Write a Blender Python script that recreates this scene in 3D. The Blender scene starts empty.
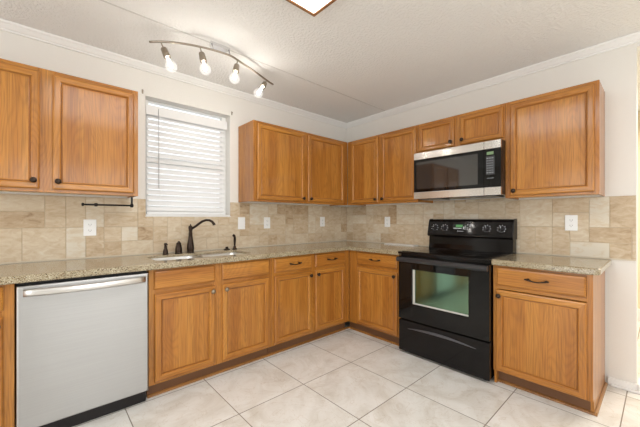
import bpy, bmesh, math, random
from mathutils import Vector, Matrix
random.seed(7)
SC = bpy.context.scene
COL = SC.collection
PI = math.pi

# ------------------------------------------------------------------ camera, world, big lights, exposure
cam = bpy.data.cameras.new('camera'); cam_o = bpy.data.objects.new('camera', cam); COL.objects.link(cam_o)
cam.sensor_width = 36.0; cam.lens = 308.186 / 640 * 36; cam.shift_y = 5.261 / 640; cam.clip_start = 0.02
cam_o.location = (-3.078, -2.878, 1.209)
cam_o.rotation_euler = (PI / 2, 0, -math.radians(42.025))
SC.camera = cam_o
SC.view_settings.view_transform = 'Standard'; SC.view_settings.look = 'None'
SC.view_settings.gamma = 1.0; SC.view_settings.use_curve_mapping = False
SC.view_settings.exposure = 0.12

W = bpy.data.worlds.new('sky'); SC.world = W; W.use_nodes = True
bg = W.node_tree.nodes['Background']; bg.inputs[0].default_value = (0.93, 0.97, 1.0, 1); bg.inputs[1].default_value = 1.4

def area_light(name, loc, direction, sx, sy, power, color):
    l = bpy.data.lights.new(name, 'AREA'); l.shape = 'RECTANGLE'; l.size = sx; l.size_y = sy; l.energy = power; l.color = color
    o = bpy.data.objects.new(name, l); COL.objects.link(o); o.location = loc
    o.rotation_euler = Vector(direction).to_track_quat('-Z', 'Y').to_euler()
    return o
# area lamps added for soft frontal fill, set at the unseen openings
area_light('fill_patio_door', (-5.93, -2.6, 1.15), (1, 0.05, 0), 2.6, 2.1, 44, (0.98, 0.99, 1.0))
area_light('fill_rear_window', (-2.2, -5.93, 1.45), (0, 1, 0), 2.8, 1.7, 44, (0.98, 0.99, 1.0))
area_light('fill_hall', (1.3, -3.6, 2.3), (0, 0, -1), 1.2, 1.2, 60, (1.0, 0.93, 0.82))  # lamp added overhead to brighten the hall strip

# ------------------------------------------------------------------ materials
def mat(name):
    m = bpy.data.materials.new(name); m.use_nodes = True
    nt = m.node_tree; b = nt.nodes['Principled BSDF']
    return m, nt, b
def N(nt, t, **kw):
    n = nt.nodes.new(t)
    for k, v in kw.items():
        if k.startswith('i_'): n.inputs[k[2:].replace('_', ' ')].default_value = v
        else: setattr(n, k, v)
    return n
def L(nt, a, b): nt.links.new(a, b)
def ramp(nt, stops, interp='LINEAR'):
    r = nt.nodes.new('ShaderNodeValToRGB'); r.color_ramp.interpolation = interp
    e = r.color_ramp.elements
    while len(e) < len(stops): e.new(0.5)
    for i, (p, c) in enumerate(stops):
        e[i].position = p; e[i].color = (*c, 1) if len(c) == 3 else c
    return r
def simple(name, col, rough=0.5, metal=0.0, coat=0.0, spec=0.5):
    m, nt, b = mat(name)
    b.inputs['Base Color'].default_value = (*col, 1); b.inputs['Roughness'].default_value = rough
    b.inputs['Metallic'].default_value = metal; b.inputs['Coat Weight'].default_value = coat
    b.inputs['Specular IOR Level'].default_value = spec
    b.inputs['Coat Roughness'].default_value = 0.08
    return m
def emit(name, col, s):
    m, nt, b = mat(name)
    b.inputs['Base Color'].default_value = (*col, 1)
    b.inputs['Emission Color'].default_value = (*col, 1); b.inputs['Emission Strength'].default_value = s
    return m

def oak(name, axis, lo=(0.37, 0.134, 0.020), mid=(0.455, 0.180, 0.030), hi=(0.53, 0.228, 0.042)):
    m, nt, b = mat(name)
    tc = N(nt, 'ShaderNodeTexCoord'); at = N(nt, 'ShaderNodeAttribute', attribute_name='board')
    off = N(nt, 'ShaderNodeVectorMath', operation='SCALE'); 
    cmb = N(nt, 'ShaderNodeCombineXYZ'); 
    for i, k in enumerate((7.3, 3.1, 11.7)):
        mu = N(nt, 'ShaderNodeMath', operation='MULTIPLY'); L(nt, at.outputs['Fac'], mu.inputs[0]); mu.inputs[1].default_value = k
        L(nt, mu.outputs[0], cmb.inputs[i])
    add = N(nt, 'ShaderNodeVectorMath', operation='ADD'); L(nt, tc.outputs['Object'], add.inputs[0]); L(nt, cmb.outputs[0], add.inputs[1])
    def mp(sc):
        n = N(nt, 'ShaderNodeMapping')
        s = (sc[0], sc[0], sc[1]) if axis == 'z' else (sc[1], sc[0], sc[0])
        n.inputs['Scale'].default_value = s; L(nt, add.outputs[0], n.inputs[0]); return n
    # cathedral figure: contour lines of a stretched noise
    c1 = mp((4.2, 0.7)); n1 = N(nt, 'ShaderNodeTexNoise'); n1.inputs['Scale'].default_value = 1.0; n1.inputs['Detail'].default_value = 2.0; n1.inputs['Roughness'].default_value = 0.45
    L(nt, c1.outputs[0], n1.inputs['Vector'])
    m1 = N(nt, 'ShaderNodeMath', operation='MULTIPLY'); m1.inputs[1].default_value = 260.0; L(nt, n1.outputs['Fac'], m1.inputs[0])
    s1 = N(nt, 'ShaderNodeMath', operation='SINE'); L(nt, m1.outputs[0], s1.inputs[0])
    r1 = ramp(nt, [(0.0, (0.45,) * 3), (0.35, (0.8,) * 3), (1.0, (1, 1, 1))])
    a1 = N(nt, 'ShaderNodeMapRange'); a1.inputs[1].default_value = -1; a1.inputs[2].default_value = 1; L(nt, s1.outputs[0], a1.inputs[0]); L(nt, a1.outputs[0], r1.inputs[0])
    # pores
    c2 = mp((170, 4)); n2 = N(nt, 'ShaderNodeTexNoise'); n2.inputs['Scale'].default_value = 1.0; n2.inputs['Detail'].default_value = 1.0
    L(nt, c2.outputs[0], n2.inputs['Vector'])
    r2 = ramp(nt, [(0.36, (0.55,) * 3), (0.5, (1, 1, 1))]); L(nt, n2.outputs['Fac'], r2.inputs[0])
    # broad tone
    c3 = mp((14, 0.8)); n3 = N(nt, 'ShaderNodeTexNoise'); n3.inputs['Scale'].default_value = 1.0; n3.inputs['Detail'].default_value = 4.0
    L(nt, c3.outputs[0], n3.inputs['Vector'])
    bt = N(nt, 'ShaderNodeMath', operation='MULTIPLY'); bt.inputs[1].default_value = 37.7; L(nt, at.outputs['Fac'], bt.inputs[0])
    fr = N(nt, 'ShaderNodeMath', operation='FRACT'); L(nt, bt.outputs[0], fr.inputs[0])
    bm_ = N(nt, 'ShaderNodeMath', operation='MULTIPLY_ADD'); bm_.inputs[1].default_value = 0.20; bm_.inputs[2].default_value = -0.10; L(nt, fr.outputs[0], bm_.inputs[0])
    sm = N(nt, 'ShaderNodeMath', operation='ADD'); L(nt, n3.outputs['Fac'], sm.inputs[0]); L(nt, bm_.outputs[0], sm.inputs[1])
    r3 = ramp(nt, [(0.30, lo), (0.5, mid), (0.70, hi)]); L(nt, sm.outputs[0], r3.inputs[0])
    mx = N(nt, 'ShaderNodeMix', data_type='RGBA', blend_type='MULTIPLY'); mx.inputs[0].default_value = 0.24
    L(nt, r3.outputs[0], mx.inputs[6]); L(nt, r1.outputs[0], mx.inputs[7])
    mx2 = N(nt, 'ShaderNodeMix', data_type='RGBA', blend_type='MULTIPLY'); mx2.inputs[0].default_value = 0.6
    L(nt, mx.outputs[2], mx2.inputs[6]); L(nt, r2.outputs[0], mx2.inputs[7])
    L(nt, mx2.outputs[2], b.inputs['Base Color'])
    b.inputs['Roughness'].default_value = 0.38; b.inputs['Coat Weight'].default_value = 0.6; b.inputs['Coat Roughness'].default_value = 0.14; b.inputs['Specular IOR Level'].default_value = 0.2
    bp = N(nt, 'ShaderNodeBump'); bp.inputs['Strength'].default_value = 0.08; bp.inputs['Distance'].default_value = 0.002
    L(nt, n2.outputs['Fac'], bp.inputs['Height']); L(nt, bp.outputs[0], b.inputs['Normal']); L(nt, bp.outputs[0], b.inputs['Coat Normal'])
    return m
OAK_V = oak('oak_vertical_grain', 'z'); OAK_H = oak('oak_horizontal_grain', 'x')
OAKS = [OAK_V, OAK_H]
GROOVE = simple('oak_groove_shade', (0.20, 0.070, 0.015), 0.5)  # shade in the panel groove, put into the colour
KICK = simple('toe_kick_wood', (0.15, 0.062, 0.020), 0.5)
RAWWOOD = simple('raw_light_wood', (0.72, 0.52, 0.30), 0.6)

def paint(name, col, bump=0.0, scale=60, rough=0.6):
    m, nt, b = mat(name); b.inputs['Base Color'].default_value = (*col, 1); b.inputs['Roughness'].default_value = rough
    b.inputs['Specular IOR Level'].default_value = 0.3
    if bump:
        tc = N(nt, 'ShaderNodeTexCoord'); n = N(nt, 'ShaderNodeTexNoise'); n.inputs['Scale'].default_value = scale; n.inputs['Detail'].default_value = 3
        L(nt, tc.outputs['Object'], n.inputs['Vector'])
        r = ramp(nt, [(0.42, (0, 0, 0)), (0.6, (1, 1, 1))]); L(nt, n.outputs['Fac'], r.inputs[0])
        bp = N(nt, 'ShaderNodeBump'); bp.inputs['Strength'].default_value = bump; bp.inputs['Distance'].default_value = 0.004
        L(nt, r.outputs[0], bp.inputs['Height']); L(nt, bp.outputs[0], b.inputs['Normal'])
    return m
WALL = paint('wall_paint_cream', (0.82, 0.79, 0.735), 0.12, 90)
CEIL = paint('ceiling_texture_paint', (0.86, 0.85, 0.825), 0.55, 55, 0.8)
TRIM = paint('white_trim_paint', (0.88, 0.87, 0.84), 0, rough=0.35)
CEILSEAM = paint('ceiling_seam_paint', (0.66, 0.645, 0.61), 0, rough=0.8)
HALLW = paint('hall_wall_paint', (0.80, 0.70, 0.50), 0)
WHITE = simple('white_plastic', (0.88, 0.88, 0.86), 0.35)
WHITE2 = simple('blind_white', (0.86, 0.86, 0.85), 0.4)
SLATW = simple('slat_white', (0.84, 0.835, 0.82), 0.45)
SLOT = simple('outlet_slot_dark', (0.05, 0.05, 0.05), 0.6)
PAPER = simple('white_paper', (0.86, 0.85, 0.82), 0.6)
BLACK = simple('black_enamel', (0.005, 0.004, 0.004), 0.07, 0, 0.0, 0.30)
BLACKP = simple('black_plastic', (0.012, 0.010, 0.010), 0.38, 0, 0, .3)
BLACKG = simple('black_glass', (0.003, 0.003, 0.003), 0.05, 0, 0.0, 0.35)
BURN = simple('burner_ring_print', (0.10, 0.10, 0.10), 0.2)
KEYP = simple('key_print', (.32, .34, .36), .5)
DIALR = simple('dial_ring_grey', (0.17, 0.175, 0.19), 0.25, 0.6)
MARK = simple('pale_print', (0.70, 0.72, 0.74), 0.5)
GREYM = simple('dark_grey_metal', (0.16, 0.16, 0.165), 0.3, 0.8)
BRONZE = simple('oil_rubbed_bronze', (0.045, 0.030, 0.022), 0.32, 0.85)
BLACKI = simple('black_iron', (0.02, 0.018, 0.018), 0.4, 0.6)
NICKEL = simple('brushed_nickel', (0.36, 0.31, 0.25), 0.32, 1.0)
CHROME = simple('chrome', (0.75, 0.75, 0.76), 0.12, 1.0)
LCD = emit('green_display', (0.12, 0.19, 0.09), 0.45)
LCDD = emit('dim_green_display', (0.06, 0.22, 0.07), 0.4)
DIFF = emit('light_diffuser', (0.98, 0.99, 1.0), 5.0)
BULBE = emit('bulb_filament_glow', (1.0, 0.95, 0.88), 90.0)

def steel(name, base, rough, stretch_axis):
    m, nt, b = mat(name); b.inputs['Metallic'].default_value = 1.0
    tc = N(nt, 'ShaderNodeTexCoord'); mp = N(nt, 'ShaderNodeMapping')
    mp.inputs['Scale'].default_value = (2, 400, 400) if stretch_axis == 'x' else (400, 400, 2)
    L(nt, tc.outputs['Object'], mp.inputs[0]); n = N(nt, 'ShaderNodeTexNoise'); n.inputs['Scale'].default_value = 1; L(nt, mp.outputs[0], n.inputs['Vector'])
    r = ramp(nt, [(0.3, tuple(c * 0.93 for c in base)), (0.7, base)]); L(nt, n.outputs['Fac'], r.inputs[0]); L(nt, r.outputs[0], b.inputs['Base Color'])
    b.inputs['Roughness'].default_value = rough; b.inputs['Anisotropic'].default_value = 0.85
    cz = N(nt, 'ShaderNodeCombineXYZ'); cz.inputs[2].default_value = 1.0; L(nt, cz.outputs[0], b.inputs['Tangent'])
    return m
STEEL = steel('stainless_steel', (0.40, 0.392, 0.378), 0.40, 'x')
STEELM = steel('bright_stainless_steel', (0.80, 0.785, 0.76), 0.26, 'x')
SINKST = steel('sink_steel', (0.80, 0.80, 0.79), 0.28, 'x')

def glass(name, tint=(1, 1, 1), refl=0.12, rough=0.0, gcol=(1, 1, 1)):
    m, nt, b = mat(name); nt.nodes.remove(b); out = nt.nodes['Material Output']
    t = N(nt, 'ShaderNodeBsdfTransparent'); t.inputs[0].default_value = (*tint, 1)
    g = N(nt, 'ShaderNodeBsdfGlossy'); g.inputs['Roughness'].default_value = rough; g.inputs[0].default_value = (*gcol, 1)
    mx = N(nt, 'ShaderNodeMixShader'); fr = N(nt, 'ShaderNodeFresnel'); fr.inputs[0].default_value = 1.45
    ad = N(nt, 'ShaderNodeMath', operation='ADD'); ad.inputs[1].default_value = refl; ad.use_clamp = True
    L(nt, fr.outputs[0], ad.inputs[0]); L(nt, ad.outputs[0], mx.inputs[0])
    L(nt, t.outputs[0], mx.inputs[1]); L(nt, g.outputs[0], mx.inputs[2]); L(nt, mx.outputs[0], out.inputs[0])
    return m
GLASS = glass('window_glass', refl=0.0)
def glow_glass():
    m, nt, b = mat('glowing_bulb_glass'); nt.nodes.remove(b); out = nt.nodes['Material Output']
    t = N(nt, 'ShaderNodeBsdfTransparent'); g = N(nt, 'ShaderNodeEmission'); g.inputs[0].default_value = (1, .97, .92, 1); g.inputs[1].default_value = 1.6
    mx = N(nt, 'ShaderNodeMixShader'); mx.inputs[0].default_value = 0.22; L(nt, t.outputs[0], mx.inputs[1]); L(nt, g.outputs[0], mx.inputs[2]); L(nt, mx.outputs[0], out.inputs[0]); return m
BULBG = glow_glass()
OVENG = glass('oven_window_glass', (0.25, 0.36, 0.28), 0.34, 0.10, (0.46, 0.76, 0.54))
MWG = glass('microwave_window_glass', (0.12, 0.12, 0.12), 0.22, 0.03)

def granite():
    m, nt, b = mat('speckled_granite'); tc = N(nt, 'ShaderNodeTexCoord')
    v = N(nt, 'ShaderNodeTexVoronoi'); v.inputs['Scale'].default_value = 260; L(nt, tc.outputs['Object'], v.inputs['Vector'])
    sp = N(nt, 'ShaderNodeSeparateColor'); L(nt, v.outputs['Color'], sp.inputs[0])
    r = ramp(nt, [(0.0, (0.05, 0.032, 0.02)), (0.05, (0.20, 0.13, 0.065)), (0.16, (0.33, 0.27, 0.17)), (0.5, (0.42, 0.36, 0.25)), (0.78, (0.50, 0.44, 0.32)), (0.95, (0.60, 0.55, 0.43))], 'CONSTANT')
    L(nt, sp.outputs[0], r.inputs[0])
    n = N(nt, 'ShaderNodeTexNoise'); n.inputs['Scale'].default_value = 14; n.inputs['Detail'].default_value = 4; L(nt, tc.outputs['Object'], n.inputs['Vector'])
    r2 = ramp(nt, [(0.3, (0.78, 0.74, 0.66)), (0.7, (1.0, 1.0, 0.98))]); L(nt, n.outputs['Fac'], r2.inputs[0])
    mx = N(nt, 'ShaderNodeMix', data_type='RGBA', blend_type='MULTIPLY'); mx.inputs[0].default_value = 1
    L(nt, r.outputs[0], mx.inputs[6]); L(nt, r2.outputs[0], mx.inputs[7]); L(nt, mx.outputs[2], b.inputs['Base Color'])
    b.inputs['Roughness'].default_value = 0.16; b.inputs['Coat Weight'].default_value = 0.3; b.inputs['Coat Roughness'].default_value = 0.05
    return m
GRAN = granite()

def travertine():
    m, nt, b = mat('tumbled_travertine'); tc = N(nt, 'ShaderNodeTexCoord'); at = N(nt, 'ShaderNodeAttribute', attribute_name='board')
    r = ramp(nt, [(0.0, (0.32, 0.21, 0.11)), (0.2, (0.48, 0.345, 0.21)), (0.5, (0.59, 0.465, 0.315)), (0.8, (0.67, 0.57, 0.425)), (1.0, (0.71, 0.645, 0.53))])
    cmb = N(nt, 'ShaderNodeVectorMath', operation='ADD')
    ml = N(nt, 'ShaderNodeMath', operation='MULTIPLY'); ml.inputs[1].default_value = 31.0; L(nt, at.outputs['Fac'], ml.inputs[0])
    L(nt, tc.outputs['Object'], cmb.inputs[0]); L(nt, ml.outputs[0], cmb.inputs[1])
    mp = N(nt, 'ShaderNodeMapping'); mp.inputs['Scale'].default_value = (1.0, 1.0, 2.2); L(nt, cmb.outputs[0], mp.inputs[0])
    n = N(nt, 'ShaderNodeTexNoise'); n.inputs['Scale'].default_value = 13; n.inputs['Detail'].default_value = 8; n.inputs['Roughness'].default_value = 0.65; n.inputs['Distortion'].default_value = 0.8
    L(nt, mp.outputs[0], n.inputs['Vector'])
    a = N(nt, 'ShaderNodeMath', operation='MULTIPLY_ADD'); a.inputs[1].default_value = 1.5; a.inputs[2].default_value = -0.75; L(nt, n.outputs['Fac'], a.inputs[0])
    s = N(nt, 'ShaderNodeMath', operation='ADD'); s.use_clamp = True; L(nt, a.outputs[0], s.inputs[0]); L(nt, at.outputs['Fac'], s.inputs[1]); L(nt, s.outputs[0], r.inputs[0])
    L(nt, r.outputs[0], b.inputs['Base Color']); b.inputs['Roughness'].default_value = 0.55
    bp = N(nt, 'ShaderNodeBump'); bp.inputs['Strength'].default_value = 0.2; bp.inputs['Distance'].default_value = 0.003; L(nt, n.outputs['Fac'], bp.inputs['Height']); L(nt, bp.outputs[0], b.inputs['Normal'])
    return m
TRAV = travertine()
CAULK = paint('cream_caulk', (0.66, 0.58, 0.45), 0, rough=0.6)
GROUT = paint('tile_grout', (0.56, 0.46, 0.33), 0, rough=0.9)

def floor_mat():
    m, nt, b = mat('floor_porcelain_tile'); tc = N(nt, 'ShaderNodeTexCoord'); sp = N(nt, 'ShaderNodeSeparateXYZ'); L(nt, tc.outputs['Object'], sp.inputs[0])
    masks = []; ids = []
    for i, (ph, pit) in enumerate(((-1.660, 0.513), (-1.655, 0.530))):
        a = N(nt, 'ShaderNodeMath', operation='SUBTRACT'); a.inputs[1].default_value = ph - 20 * pit; L(nt, sp.outputs[i], a.inputs[0])
        d = N(nt, 'ShaderNodeMath', operation='DIVIDE'); d.inputs[1].default_value = pit; L(nt, a.outputs[0], d.inputs[0])
        f = N(nt, 'ShaderNodeMath', operation='FRACT'); L(nt, d.outputs[0], f.inputs[0])
        fl = N(nt, 'ShaderNodeMath', operation='FLOOR'); L(nt, d.outputs[0], fl.inputs[0]); ids.append(fl)
        p = N(nt, 'ShaderNodeMath', operation='PINGPONG'); p.inputs[1].default_value = 0.5; L(nt, f.outputs[0], p.inputs[0])
        g = N(nt, 'ShaderNodeMapRange'); g.inputs[1].default_value = 0.0042; g.inputs[2].default_value = 0.0065; L(nt, p.outputs[0], g.inputs[0]); masks.append(g)
    mk = N(nt, 'ShaderNodeMath', operation='MINIMUM'); L(nt, masks[0].outputs[0], mk.inputs[0]); L(nt, masks[1].outputs[0], mk.inputs[1])
    cid = N(nt, 'ShaderNodeCombineXYZ'); L(nt, ids[0].outputs[0], cid.inputs[0]); L(nt, ids[1].outputs[0], cid.inputs[1])
    wn = N(nt, 'ShaderNodeTexWhiteNoise'); L(nt, cid.outputs[0], wn.inputs['Vector'])
    sc = N(nt, 'ShaderNodeVectorMath', operation='SCALE'); sc.inputs['Scale'].default_value = 13; L(nt, wn.outputs['Color'], sc.inputs[0])
    ad = N(nt, 'ShaderNodeVectorMath', operation='ADD'); L(nt, tc.outputs['Object'], ad.inputs[0]); L(nt, sc.outputs[0], ad.inputs[1])
    n = N(nt, 'ShaderNodeTexNoise'); n.inputs['Scale'].default_value = 3.2; n.inputs['Detail'].default_value = 9; n.inputs['Roughness'].default_value = 0.62; n.inputs['Distortion'].default_value = 1.4
    L(nt, ad.outputs[0], n.inputs['Vector'])
    r = ramp(nt, [(0.28, (0.63, 0.59, 0.52)), (0.43, (0.73, 0.70, 0.645)), (0.52, (0.79, 0.77, 0.725)), (0.7, (0.85, 0.835, 0.80))]); L(nt, n.outputs['Fac'], r.inputs[0])
    n2 = N(nt, 'ShaderNodeTexNoise'); n2.inputs['Scale'].default_value = 5; n2.inputs['Detail'].default_value = 5; n2.inputs['Distortion'].default_value = 2.5; L(nt, ad.outputs[0], n2.inputs['Vector'])
    v = ramp(nt, [(0.485, (1, 1, 1)), (0.5, (0.80, 0.74, 0.66)), (0.515, (1, 1, 1))]); L(nt, n2.outputs['Fac'], v.inputs[0])
    mv = N(nt, 'ShaderNodeMix', data_type='RGBA', blend_type='MULTIPLY'); mv.inputs[0].default_value = 0.55; L(nt, r.outputs[0], mv.inputs[6]); L(nt, v.outputs[0], mv.inputs[7])
    mx = N(nt, 'ShaderNodeMix', data_type='RGBA'); mx.inputs[6].default_value = (0.24, 0.20, 0.155, 1)
    L(nt, mk.outputs[0], mx.inputs[0]); L(nt, mv.outputs[2], mx.inputs[7]); L(nt, mx.outputs[2], b.inputs['Base Color'])
    b.inputs['Roughness'].default_value = 0.3
    bp = N(nt, 'ShaderNodeBump'); bp.inputs['Strength'].default_value = 0.4; bp.inputs['Distance'].default_value = 0.002; L(nt, mk.outputs[0], bp.inputs['Height']); L(nt, bp.outputs[0], b.inputs['Normal'])
    return m
FLOOR = floor_mat()

# ------------------------------------------------------------------ mesh helpers
class MB:
    def __init__(s):
        s.bm = bmesh.new(); s.lay = s.bm.faces.layers.float.new('board')
    def _fin(s, faces, mi, board=None, smooth=False):
        bd = random.random() if board is None else board
        for f in faces: f.material_index = mi; f[s.lay] = bd; f.smooth = smooth
    def box(s, x0, x1, y0, y1, z0, z1, mi=0, bev=0.0, seg=2, board=None):
        vs = [s.bm.verts.new((x, y, z)) for x in sorted((x0, x1)) for y in sorted((y0, y1)) for z in sorted((z0, z1))]
        idx = [(0, 1, 3, 2), (4, 6, 7, 5), (0, 4, 5, 1), (2, 3, 7, 6), (0, 2, 6, 4), (1, 5, 7, 3)]
        fs = [s.bm.faces.new([vs[i] for i in q]) for q in idx]
        if bev:
            es = list({e for f in fs for e in f.edges})
            bd = random.random() if board is None else board
            for f in fs: f[s.lay] = bd; f.material_index = mi
            r = bmesh.ops.bevel(s.bm, geom=es, offset=bev, segments=seg, affect='EDGES', profile=0.5)
            fs = list({f for f in r['faces']} | {f for f in fs if f.is_valid}); board = bd
        s._fin(fs, mi, board); return fs
    def loft(s, rings, mi=0, caps=(True, True), smooth=False, board=None, mis=None):
        R = [[s.bm.verts.new(p) for p in r] for r in rings]; out = []
        for k in range(len(R) - 1):
            n = len(R[k])
            fs = [s.bm.faces.new((R[k][i], R[k][(i + 1) % n], R[k + 1][(i + 1) % n], R[k + 1][i])) for i in range(n)]
            s._fin(fs, mi if mis is None else mis[k], board, smooth); out += fs
        if caps[0]: f = s.bm.faces.new(R[0][::-1]); s._fin([f], mi if mis is None else mis[0], board); out.append(f)
        if caps[1]: f = s.bm.faces.new(R[-1]); s._fin([f], mi if mis is None else mis[-1], board); out.append(f)
        return out
    def lathe(s, prof, c=(0, 0, 0), axis='z', n=24, mi=0, caps=(True, True)):
        rings = []
        for r, h in prof:
            ring = []
            for i in range(n):
                a = 2 * PI * i / n; u, v = r * math.cos(a), r * math.sin(a)
                p = {'z': (u, v, h), 'y': (u, h, v), 'x': (h, u, v)}[axis]
                ring.append((c[0] + p[0], c[1] + p[1], c[2] + p[2]))
            rings.append(ring)
        return s.loft(rings, mi, caps, smooth=True)
    def tube(s, pts, rad, n=12, mi=0, flat=1.0):
        pts = [Vector(p) for p in pts]; rads = rad if isinstance(rad, (list, tuple)) else [rad] * len(pts)
        rings = []; up = Vector((0.123, 0.35, 0.93)).normalized()
        for i, p in enumerate(pts):
            t = (pts[min(i + 1, len(pts) - 1)] - pts[max(i - 1, 0)]).normalized()
            a = t.cross(up).normalized(); b_ = a.cross(t).normalized(); up = b_
            rings.append([tuple(p + a * math.cos(2 * PI * k / n) * rads[i] + b_ * math.sin(2 * PI * k / n) * rads[i] * flat) for k in range(n)])
        return s.loft(rings, mi, smooth=True)
    def build(s, name, mats, parent=None, loc=None, rotz=None):
        bmesh.ops.recalc_face_normals(s.bm, faces=s.bm.faces[:])
        me = bpy.data.meshes.new(name); s.bm.to_mesh(me); s.bm.free()
        for m in (mats if isinstance(mats, (list, tuple)) else [mats]): me.materials.append(m)
        o = bpy.data.objects.new(name, me); COL.objects.link(o)
        if parent is not None: o.parent = parent
        if loc is not None: o.location = loc
        if rotz is not None: o.rotation_euler = (0, 0, rotz)
        return o
def thing(name, label, cat, loc=(0, 0, 0), rotz=0, group=None):
    o = bpy.data.objects.new(name, None); COL.objects.link(o); o.empty_display_size = 0.1
    o.location = loc; o.rotation_euler = (0, 0, rotz); o['label'] = label; o['category'] = cat
    if group: o['group'] = group
    return o
def tag(o, label, cat, group=None):
    o['label'] = label; o['category'] = cat
    if group: o['group'] = group
    return o
def struct(o):
    o['kind'] = 'structure'; return o
def rrect(x0, x1, y0, y1, z, r, n=5):
    pts = []
    for cx, cy, a0 in ((x1 - r, y1 - r, 0), (x0 + r, y1 - r, 90), (x0 + r, y0 + r, 180), (x1 - r, y0 + r, 270)):
        for i in range(n + 1):
            a = math.radians(a0 + 90 * i / n); pts.append((cx + r * math.cos(a), cy + r * math.sin(a), z))
    return pts

# ------------------------------------------------------------------ the room
CEIL_Z = 2.49; XW = -6.0; YS = -6.0
WX0, WX1, WZ0, WZ1 = -2.44, -1.69, 1.235, 2.235        # kitchen window opening
OY0, OY1, OZ = -2.76, -3.95, 2.405                      # opening in the right wall
m = MB(); m.box(XW - .15, 3.0, YS - .15, 0.15, -0.10, 0.0); struct(m.build('floor', FLOOR))
m = MB(); m.box(XW - .15, 3.0, YS - .15, 0.15, CEIL_Z, CEIL_Z + .1); struct(m.build('ceiling', CEIL))
m = MB()
m.box(XW - .15, WX0, 0, .15, 0, CEIL_Z); m.box(WX1, 0.13, 0, .15, 0, CEIL_Z)
m.box(WX0, WX1, 0, .15, 0, WZ0); m.box(WX0, WX1, 0, .15, WZ1, CEIL_Z)
struct(m.build('wall_back', WALL))
m = MB()
m.box(0, .12, OY0, 0, 0, CEIL_Z); m.box(0, .12, OY1, OY0, OZ, CEIL_Z); m.box(0, .12, YS, OY1, 0, CEIL_Z)
struct(m.build('wall_right', WALL))
m = MB()   # left wall with an unseen patio door opening added for light
m.box(XW - .15, XW, YS, -4.0, 0, CEIL_Z); m.box(XW - .15, XW, -1.2, 0, 0, CEIL_Z); m.box(XW - .15, XW, -4.0, -1.2, 2.25, CEIL_Z)
struct(m.build('wall_left', WALL))
m = MB()   # front wall (behind the camera) with a wide window added for light
m.box(XW - .15, -3.7, YS - .15, YS, 0, CEIL_Z); m.box(-0.7, 3.0, YS - .15, YS, 0, CEIL_Z)
m.box(-3.7, -0.7, YS - .15, YS, 0, .55); m.box(-3.7, -0.7, YS - .15, YS, 2.35, CEIL_Z)
struct(m.build('wall_front', WALL))
m = MB(); m.box(2.2, 2.3, YS, 0.0, 0, CEIL_Z); m.box(0.13, 2.2, -1.3, -1.2, 0, CEIL_Z); struct(m.build('wall_hall', HALLW))
m = MB(); m.box(2.17, 2.199, YS + .01, -1.31, 0.001, 0.14, bev=.004); struct(m.build('baseboard_hall', TRIM))

def crown(name, p0, p1, nrm):
    prof = [(0, 0), (0.012, 0), (0.014, 0.010), (0.022, 0.014), (0.040, 0.036), (0.046, 0.040), (0.050, 0.046), (0.050, 0.054), (0, 0.054)]
    mb = MB(); rings = []
    for P in (p0, p1):
        rings.append([(P[0] + nrm[0] * d, P[1] + nrm[1] * d, CEIL_Z - 0.0545 + h) for d, h in prof])
    mb.loft(rings); struct(mb.build(name, TRIM))
crown('trim_crown_back', (XW, 0), (0, 0), (0, -1)); crown('trim_crown_right', (0, -0.0), (0, YS), (-1, 0))
m = MB(); m.box(XW, -0.06, -0.686, -0.675, CEIL_Z - .0025, CEIL_Z); struct(m.build('trim_ceiling_seam', CEILSEAM))

# baseboard on the stub of wall right of the last cabinet
m = MB(); m.box(-.016, -.0005, OY0 - .012, -2.612, 0.001, .060, bev=.004); m.box(-.016, .132, OY0 - .016, OY0 - .0005, 0.001, .060, bev=.004)
m.box(-.03, -.016, OY0 - .028, -2.63, .001, .02, bev=.004)
struct(m.build('baseboard_right', TRIM))

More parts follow.
